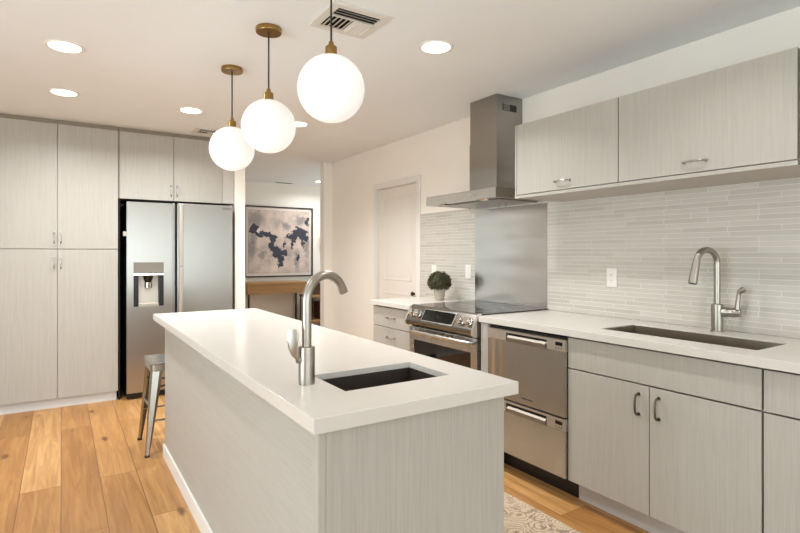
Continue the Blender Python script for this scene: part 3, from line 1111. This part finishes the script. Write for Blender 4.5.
# kitchen sink faucet (right run)
fx, fy, fz = 2.748, 1.333, 0.9137
t = thing('faucet', 'brushed nickel pull-down faucet with side lever at the right-hand sink', 'faucet', (fx, fy, fz))
bm = lathe(bmesh.new(), [(.031, 0), (.031, .004), (.027, .006), (.027, .132), (.024, .138), (.017, .140)], (fx, fy, fz), 28)
obj('body', bm, 'nickel', t)
ex = Vector((-0.97, 0.24, 0)).normalized()
R_ = 0.068
top = 0.340
cc = Vector((fx, fy, fz + top)) + ex * R_
pts = [(fx, fy, fz + 0.135), (fx, fy, fz + 0.24)] + arc(cc, R_, PI, 0.16, ex, 20)
sn = obj('spout', T(pts, 0.0150, 16), 'nickel', t)
e1 = Vector(pts[-1])
dn = (Vector(pts[-1]) - Vector(pts[-2])).normalized()
bm = tube(bmesh.new(), [e1 - dn * 0.012, e1 + dn * 0.002, e1 + dn * 0.02, e1 + dn * 0.110], [0.0150, 0.0165, 0.0175, 0.020], 18)
obj('spray_head', bm, 'nickel', sn)
obj('spray_nozzle', T([e1 + dn * 0.1101, e1 + dn * 0.114], 0.017, 18), 'black', sn)
el = Vector((0.24, -0.97, 0)).normalized()
b0 = Vector((fx, fy, fz + 0.100))
bm = T([b0 + el * 0.02, b0 + el * 0.066], [0.024, 0.022], 16)
tube(bm, [b0 + el * 0.067, b0 + el * 0.10], [0.024, 0.019], 16)
lv = obj('lever_hub', bm, 'nickel', t)
h0 = b0 + el * 0.086
bm = T([h0, h0 + Vector((0, 0, 0.03)), h0 + el * 0.006 + Vector((0, 0, 0.09)), h0 + el * 0.012 + Vector((0, 0, 0.105)), h0 + el * 0.030 + Vector((0, 0, 0.118))], [.014, .011, .009, .013, .015], 12)
obj('lever', bm, 'nickel', lv)

# ------------------------------------------------------------------ island
IT = 0.914
t = thing('island_base', 'grey laminate island base with white baseboard under the quartz top', 'island', (0.83, 2.4, 0))
IX0, IX1, IY0, IY1 = 0.56, 1.131, 1.165, 3.645
obj('front_panel', B(0.5405, IX1, IY0, IY0 + 0.02, 0, CB, 0.001), 'cab', t)
obj('corner_post', B(0.519, 0.540, IY0, IY0 + 0.03, 0, CB, 0.001), 'cab', t)
obj('side_panel', B(IX0, IX0 + 0.018, IY0 + 0.0305, IY1, 0, CB, 0.001), 'cabh', t)
obj('end_panel', B(IX0 + 0.0185, IX1, IY1 - 0.02, IY1, 0, CB), 'cab', t)
obj('baseboard', B(IX0 - 0.013, IX0 - 0.0005, IY0 + 0.031, IY1 + 0.004, 0, 0.085, 0.003), 'trim', t)
for k in range(4):
    y0 = 1.186 + k * 0.609
    dd = front_x(t, 'door', y0, y0 + 0.609, 0.10, CB - 0.006, IX1 - 0.021)
obj('toe_kick', B(IX1 - 0.09, IX1 - 0.07, 1.19, 3.62, 0, 0.1), 'kick', t)
obj('floor_panel', B(IX0 + 0.02, IX1 - 0.025, 1.19, 3.62, 0.10, 0.118), 'carcass', t)

bm = slab_hole(0.4985, 1.168, 1.141, 3.705, 0.8940, IT, 0.676, 1.050, 1.327, 1.562, 0.0025, True)
for a in ((0.4985, 0.5185, 1.141, 3.705), (1.148, 1.168, 1.141, 3.705), (0.5185, 1.148, 1.141, 1.163), (0.5185, 1.148, 3.685, 3.705)):
    box(bm, *a, 0.8765, 0.8940)
wt = obj('worktop', bm, 'quartz', None, (0.83, 2.4, 0.8765))
tag(wt, 'white quartz island top with a square prep-sink cut-out', 'worktop')
basin('prep_sink', 0.675, 1.051, 1.326, 1.563, 0.8935, 0.21, 'dsink', 'dark undermount prep sink set in the island top')

fx, fy, fz = 0.617, 1.467, 0.9142
t = thing('faucet', 'brushed nickel gooseneck faucet standing on the island top', 'faucet', (fx, fy, fz))
obj('body', lathe(bmesh.new(), [(.0245, 0), (.0245, .108), (.0225, .111), (.0150, .112)], (fx, fy, fz), 28), 'nickel', t)
ex = Vector((0.95, 0.30, 0)).normalized()
R_ = 0.077
top = 0.245
cc = Vector((fx, fy, fz + top)) + ex * R_
pts = [(fx, fy, fz + 0.110), (fx, fy, fz + 0.19)] + arc(cc, R_, PI, 0.42, ex, 22)
pts.append(pts[-1] + (pts[-1] - pts[-2]).normalized() * 0.014)
obj('spout', T(pts, 0.0142, 18), 'nickel', t)
b0 = Vector((fx - 0.015, fy - 0.002, fz + 0.072))
bm = T([b0 + Vector((0.004, 0, 0)), b0 + Vector((-0.016, 0, 0.004))], 0.012, 14)
lv = obj('lever_hub', bm, 'nickel', t)
# flat paddle lever rising beside the neck
bm = bmesh.new()
pr = []
for s, wd, dx, dz, th in ((0, .009, -.012, .004, .006), (.2, .011, -.021, .014, .005), (.45, .014, -.028, .036, .0045), (.7, .017, -.030, .064, .004), (.88, .0165, -.029, .082, .0035), (1, .010, -.028, .093, .003)):
    c_ = b0 + Vector((dx, 0, dz))
    dv = Vector((0.75, -0.66, 0))
    nv = Vector((0.66, 0.75, 0))
    pr.append([bm.verts.new(c_ + dv * a_ * wd + nv * b_ * th) for a_, b_ in ((-1, -.4), (-.6, -1), (.6, -1), (1, -.4), (1, .4), (.6, 1), (-.6, 1), (-1, .4))])
for a, b in zip(pr, pr[1:]):
    for i in range(8):
        bm.faces.new((a[i], a[(i + 1) % 8], b[(i + 1) % 8], b[i]))
bm.faces.new(pr[0][::-1])
bm.faces.new(pr[-1])
bmesh.ops.recalc_face_normals(bm, faces=bm.faces[:])
obj('lever', bm, 'nickel', lv, smooth=60)

# ------------------------------------------------------------------ counter stool
sx, sy = 0.650, 3.88
t = thing('counter_stool', 'galvanised metal counter stool at the far end of the island', 'stool', (sx, sy, 0))
bm = B(sx - .165, sx + .165, sy - .165, sy + .165, 0.578, 0.592, 0.006)
prism(bm, [(sx - .163, sy - .163), (sx + .163, sy - .163), (sx + .163, sy + .163), (sx - .163, sy + .163)], 'z', 0.535, 0.578)
bmesh.ops.bevel(bm, geom=[e for e in bm.edges if abs(e.verts[0].co.z - e.verts[1].co.z) > 0.03], offset=0.03, segments=3, profile=0.5, affect='EDGES')
obj('seat', bm, 'galv', t)
for ax in (-1, 1):
    for ay in (-1, 1):
        bm = bmesh.new()
        rings = []
        for z, off, w in ((0.560, .160, .072), (0.45, .167, .062), (0.25, .183, .046), (0.012, .199, .024)):
            cx_, cy_ = sx + ax * off, sy + ay * off
            # folded sheet: L section with a rounded outer corner
            th = 0.004
            L = [(-.15 * w, -.15 * w), (-w * 0.72, 0.0), (-w * 1.05, -0.010), (-w * 1.05, -0.010 - th), (-w * 0.7, -th), (-0.42 * w, -0.42 * w), (-th, -w * 0.7), (-0.010 - th, -w * 1.05), (-0.010, -w * 1.05), (0, -w * 0.72)]
            rings.append([bm.verts.new((cx_ + ax * p[0], cy_ + ay * p[1], z)) for p in L])
        n = len(rings[0])
        for a, b in zip(rings, rings[1:]):
            for i in range(n):
                bm.faces.new((a[i], a[(i + 1) % n], b[(i + 1) % n], b[i]))
        bm.faces.new(rings[0]); bm.faces.new(rings[-1])
        bmesh.ops.recalc_face_normals(bm, faces=bm.faces[:])
        lg = obj('leg', bm, 'galv', t)
        cx_, cy_ = sx + ax * .188, sy + ay * .188
        obj('foot_cap', B(cx_ - .014, cx_ + .014, cy_ - .014, cy_ + .014, 0, 0.0118, 0.002), 'rubber', lg)
def foot_at(z):
    return .158 + (.560 - z) * (.040 / .548) - 0.014
for s in (-1, 1):
    o_ = foot_at(.22)
    obj('foot_rail', T([(sx - o_, sy + s * o_, .22), (sx + o_, sy + s * o_, .22)], .007, 8), 'galv', t)
    o_ = foot_at(.30)
    obj('foot_rail', T([(sx + s * o_, sy - o_, .30), (sx + s * o_, sy + o_, .30)], .007, 8), 'galv', t)
bm = bmesh.new()
tube(bm, [(sx - foot_at(.42), sy - foot_at(.42), .42), (sx + foot_at(.42), sy + foot_at(.42), .42)], .006, 8)
tube(bm, [(sx - foot_at(.44), sy + foot_at(.44), .44), (sx + foot_at(.44), sy - foot_at(.44), .44)], .006, 8)
obj('cross_brace', bm, 'dkmetal', t)

# ------------------------------------------------------------------ pendants
def sphere_prof(r, a0, a1, n=28):
    return [(max(0.0, r * math.sin(a)), -r * math.cos(a)) for a in [a0 + (a1 - a0) * k / n for k in range(n + 1)]]


GR = 0.134


def pendant(px, py, gz, label):
    g0 = thing('pendant_lamp', label, 'pendant lamp', (px, py, CZ), 'globe pendants over the island')
    obj('canopy', lathe(bmesh.new(), [(.062, 0), (.064, .004), (.064, .022), (.062, .025)], (px, py, CZ - 0.025), 36), 'brass', g0)
    obj('cord', T([(px, py, gz + GR + 0.055), (px, py, CZ - 0.025)], 0.0042, 8), 'cord', g0)
    obj('socket_cap', lathe(bmesh.new(), [(.024, -.004), (.024, .034), (.021, .038), (.012, .040), (.009, .058), (.005, .060)], (px, py, gz + GR - 0.002), 24), 'brass', g0)
    obj('globe_shade', lathe(bmesh.new(), sphere_prof(GR, 0, PI * 0.955), (px, py, gz), 48), 'globe', g0, smooth=80)


pendant(0.909, 1.912, 1.963, 'white globe pendant lamp on a black cord, nearest to the camera')
pendant(0.879, 2.577, 1.944, 'white globe pendant lamp on a black cord, middle of the three')
pendant(0.879, 3.251, 1.944, 'white globe pendant lamp on a black cord, farthest over the island')

# ------------------------------------------------------------------ recessed downlights
def downlight(x, y, label, power, spread=175):
    t = thing('downlight', label, 'downlight', (x, y, CZ), 'recessed ceiling downlights')
    obj('trim_ring', lathe(bmesh.new(), [(.078, -.003), (.090, -.006), (.097, -.002), (.097, 0)], (x, y, CZ), 36), 'plastic', t)
    obj('lens', lathe(bmesh.new(), [(.077, -.0045), (.077, -.001)], (x, y, CZ), 32), 'lens', t)
    l = bpy.data.lights.new('downlight_bulb', 'AREA')
    l.shape = 'DISK'
    l.size = 0.12
    l.energy = DOWN_W * power
    l.color = (0.93, 0.97, 1.0)
    l.spread = math.radians(spread)
    o = bpy.data.objects.new('downlight_bulb', l)
    C.objects.link(o)
    o.parent = t
    o.location = (0, 0, -0.008)
    return t


for x, y, pw, lab in ((0.017, 3.412, 1, 'recessed downlight nearest the camera on the left ceiling'),
                  (0.017, 4.389, 1, 'recessed downlight in front of the pantry doors'),
                  (0.866, 4.389, 1, 'recessed downlight in front of the fridge, left of the globes'),
                  (1.744, 4.340, 0.58, 'recessed downlight half hidden behind the middle globe'),
                  (1.735, 3.360, 0.58, 'added recessed downlight, unseen behind the nearest globe'),  # unseen, included for the light it gives the room
                  (1.732, 2.311, 0.58, 'recessed downlight between the ceiling vent and the hood'),
                  (1.732, 1.00, 0.3, 'recessed downlight over the aisle outside the picture'),
                  (0.017, 1.00, 0.16, 'added recessed downlight, unseen above the camera'),  # no fitting in view, added to help light the near end
                  (3.429, 7.60, 0.5, 'recessed downlight in the hall ceiling near the painting')):
    downlight(x, y, lab, pw, 122 if 1.5 < x < 2 else 156)

# ------------------------------------------------------------------ ceiling vents
def ceiling_vent(x0, x1, y0, y1, label, n):
    t = thing('ceiling_vent', label, 'vent', ((x0 + x1) / 2, (y0 + y1) / 2, CZ))
    m_ = 0.042
    bm = slab_hole(x0, x1, y0, y1, CZ - 0.008, CZ - 0.0005, x0 + m_, x1 - m_, y0 + m_, y1 - m_, 0.002)
    obj('vent_frame', bm, 'vent', t)
    obj('vent_box', B(x0 + m_, x1 - m_, y0 + m_, y1 - m_, CZ - 0.002, CZ - 0.0006), 'dark', t)
    ya, yb = y0 + m_, y1 - m_
    split = ya + (yb - ya) * 0.36
    bm = bmesh.new()
    for k in range(n):                      # short fins along Y in the near bank
        x = x0 + m_ + (x1 - x0 - 2 * m_) * (k + 0.5) / n
        s = -0.009 if k < n / 2 else 0.009
        prism(bm, [(x - 0.001 - s, CZ - 0.003), (x + 0.001 - s, CZ - 0.003), (x + 0.001 + s, CZ - 0.014), (x - 0.001 + s, CZ - 0.014)], 'y', split + 0.001, yb)
    for k in range(3):                      # long fins along X in the far bank
        y = ya + (split - ya) * (k + 0.5) / 3
        prism(bm, [(y - 0.001 - .007, CZ - 0.014), (y + 0.001 - .007, CZ - 0.014), (y + 0.001 + .007, CZ - 0.003), (y - 0.001 + .007, CZ - 0.003)], 'x', x0 + m_, x1 - m_)
    box(bm, x0 + m_, x1 - m_, split - 0.003, split, CZ - 0.014, CZ - 0.003)
    obj('vent_fin', bm, 'vent', t)


ceiling_vent(1.030, 1.338, 2.132, 2.424, 'square white louvred ceiling vent behind the nearest pendant', 9)
ceiling_vent(1.020, 1.290, 4.93, 5.18, 'small white louvred ceiling vent in front of the fridge cabinet', 8)
t = thing('hall_vent', 'narrow dark slot vent in the hall ceiling above the painting', 'vent', (3.0, 8.06, CZ))
obj('vent_frame', B(2.84, 3.16, 8.0, 8.11, CZ - 0.006, CZ - 0.0005, 0.002), 'vent', t)
obj('vent_slot', B(2.87, 3.13, 8.03, 8.08, CZ - 0.0075, CZ - 0.0062), 'dark', t)

# ------------------------------------------------------------------ wall plates
def wall_plate(y0, y1, z0, z1, label, kind):
    x = WX - 0.0085
    t = thing('wall_outlet' if kind == 'outlet' else 'light_switch', label, kind, (x, (y0 + y1) / 2, (z0 + z1) / 2))
    obj('cover_plate', B(x - 0.006, x, y0, y1, z0, z1, 0.002), 'plastic', t)
    ym, zm = (y0 + y1) / 2, (z0 + z1) / 2
    if kind == 'outlet':
        bm = B(x - 0.008, x - 0.0062, ym - 0.017, ym + 0.017, zm - 0.034, zm + 0.034, 0.001)
        ins = obj('receptacle', bm, 'plastic', t)
        bm = bmesh.new()
        for s in (-1, 1):
            for k in (-1, 1):
                box(bm, x - 0.0086, x - 0.0081, ym + k * 0.006 - 0.0012, ym + k * 0.006 + 0.0012, zm + s * 0.018 - 0.004, zm + s * 0.018 + 0.005)
            box(bm, x - 0.0086, x - 0.0081, ym - 0.002, ym + 0.002, zm + s * 0.018 - 0.012, zm + s * 0.018 - 0.008)
        obj('socket_slot', bm, 'grey', ins)
    else:
        obj('rocker', B(x - 0.009, x - 0.0062, ym - 0.016, ym + 0.016, zm - 0.033, zm + 0.033, 0.001), 'plastic', t)


wall_plate(1.957, 2.027, 1.098, 1.214, 'white power outlet in the tile left of the sink faucet', 'outlet')
wall_plate(3.306, 3.376, 1.096, 1.212, 'white wall switch in the tile beside the steel sheet', 'switch')
wall_plate(3.78, 3.85, 1.085, 1.20, 'white power outlet in the tile just behind the topiary', 'outlet')

# ------------------------------------------------------------------ topiary
tx, ty, tz = 2.665, 3.507, 0.9142
t = thing('potted_topiary', 'small round boxwood topiary in a rough grey pot', 'plant', (tx, ty, tz))
bm = lathe(bmesh.new(), [(.034, 0), (.037, .002), (.052, .088), (.055, .090), (.055, .100), (.050, .100), (.048, .088), (0, .086)], (tx, ty, tz), 28)
obj('pot', bm, 'pot', t)
bm = bmesh.new()
cz_ = tz + 0.150
for k in range(1500):
    while True:
        v = Vector((random.gauss(0, 1), random.gauss(0, 1), random.gauss(0, 1))).normalized()
        if v.z > -0.72:
            break
    rr = random.uniform(0.80, 1.04)
    p = Vector((tx, ty, cz_)) + Vector((v.x * .098, v.y * .098, v.z * .088)) * rr
    dr_ = (v + Vector((random.gauss(0, .5), random.gauss(0, .5), random.gauss(0, .5)))).normalized()
    sd = dr_.cross(Vector((random.gauss(0, 1), random.gauss(0, 1), random.gauss(0, 1)))).normalized()
    L = random.uniform(.010, .016)
    w = L * 0.42
    nn = dr_.cross(sd) * 0.0015
    a = bm.verts.new(p - dr_ * L * .4); b = bm.verts.new(p + sd * w + nn); c = bm.verts.new(p + dr_ * L * .7); e = bm.verts.new(p - sd * w + nn)
    bm.faces.new((a, b, c)); bm.faces.new((a, c, e))
core = bmesh.new()
bmesh.ops.create_icosphere(core, subdivisions=3, radius=1.0)
for v in core.verts:
    v.co = Vector((tx, ty, cz_)) + Vector((v.co.x * .085, v.co.y * .085, max(v.co.z, -.75) * .076))
add(bm, core)
obj('foliage', bm, 'leaf', t)

# ------------------------------------------------------------------ rug
rg = obj('rug', B(1.25, 2.025, 0.35, 3.35, 0.0, 0.009, 0.003), 'rug', None, (1.65, 1.8, 0))
tag(rg, 'beige and brown floral runner rug on the oak floor beside the island', 'rug')

# ------------------------------------------------------------------ hall: painting, console, shelf, baskets
px0, px1, pz0, pz1 = 2.402, 3.544, 0.928, 2.062
t = thing('framed_painting', 'large framed abstract painting in pinks and blacks on the hall wall', 'painting', (px0, 8.16, pz0))
bm = bmesh.new()
f = 0.022
box(bm, px0, px0 + f, 8.155, 8.198, pz0, pz1, .002); box(bm, px1 - f, px1, 8.155, 8.198, pz0, pz1, .002)
box(bm, px0 + f, px1 - f, 8.155, 8.198, pz0, pz0 + f, .002); box(bm, px0 + f, px1 - f, 8.155, 8.198, pz1 - f, pz1, .002)
obj('picture_frame', bm, 'frame', t)
obj('picture_mat', B(px0 + f, px1 - f, 8.174, 8.190, pz0 + f, pz1 - f), 'matb', t)
mm = 0.062
cw, ch = (px1 - px0 - 2 * mm), (pz1 - pz0 - 2 * mm)
cv = obj('canvas', B(0, cw, 0, 0.006, 0, ch), painting_mat(cw, ch), None, (0, 0, 0))
cv.parent = t
cv.location = (mm, 8.167 - 8.16, mm)

t = thing('console_table', 'light oak console table on thin dark legs below the painting', 'console table', (2.78, 7.95, 0))
obj('table_top', B(2.315, 3.27, 7.74, 8.18, 0.832, 0.862, 0.003), 'oak', t, label='pale oak top')
bd = obj('drawer_box', B(2.33, 3.255, 7.755, 8.17, 0.69, 0.8315, 0.003), 'oak', t)
for x, y in ((2.345, 7.77), (3.24, 7.77), (2.345, 8.15), (3.24, 8.15)):
    obj('leg', B(x - .012, x + .012, y - .012, y + .012, 0, 0.6895), 'dkmetal', t)

t = thing('hall_shelf', 'open oak shelf unit with dark legs holding wicker baskets', 'shelf', (3.72, 8.0, 0))
for z in (0.20, 0.60):
    obj('shelf_board', B(3.30, 4.20, 7.80, 8.15, z, z + 0.04, 0.003), 'oak', t)
for x in (3.315, 3.52, 4.185):
    for y in (7.815, 8.135):
        bm = bmesh.new()
        for za, zb in ((0, .20), (.24, .60)):
            box(bm, x - .008, x + .008, y - .008, y + .008, za, zb)
        obj('leg', bm, 'dkmetal', t)


def basket(x0, x1, z, h, label):
    t = thing('wicker_basket', label, 'basket', ((x0 + x1) / 2, 7.97, z), 'baskets on the hall shelf')
    bm = slab_hole(x0, x1, 7.83, 8.12, z + 0.01, z + h, x0 + .015, x1 - .015, 7.845, 8.105, 0.003)
    obj('basket_body', bm, 'bask', t)
    obj('basket_base', B(x0, x1, 7.83, 8.12, z, z + 0.0095), 'bask', t)
    pt = [(x0 - .002, 7.828), (x1 + .002, 7.828), (x1 + .002, 8.122), (x0 - .002, 8.122), (x0 - .002, 7.828)]
    obj('basket_rim', T([(a, b, z + h + .006) for a, b in pt], 0.010, 8), 'bask', t)


basket(3.36, 3.86, 0.641, 0.16, 'brown wicker basket on the upper board of the hall shelf')
basket(3.54, 3.95, 0.241, 0.26, 'brown wicker basket on the lower board of the hall shelf')

t = thing('small_picture', 'narrow dark-framed picture on the hall wall right of the painting', 'picture', (3.9, 8.19, 1.33))
bm = bmesh.new()
for a, b in ((3.70, 3.715), (4.085, 4.10)):
    box(bm, a, b, 8.17, 8.199, 1.33, 1.57)
for a, b in ((1.33, 1.345), (1.555, 1.57)):
    box(bm, 3.715, 4.085, 8.17, 8.199, a, b)
obj('picture_frame', bm, 'frame', t)
obj('picture_print', B(3.715, 4.085, 8.185, 8.198, 1.345, 1.555), 'matb', t)
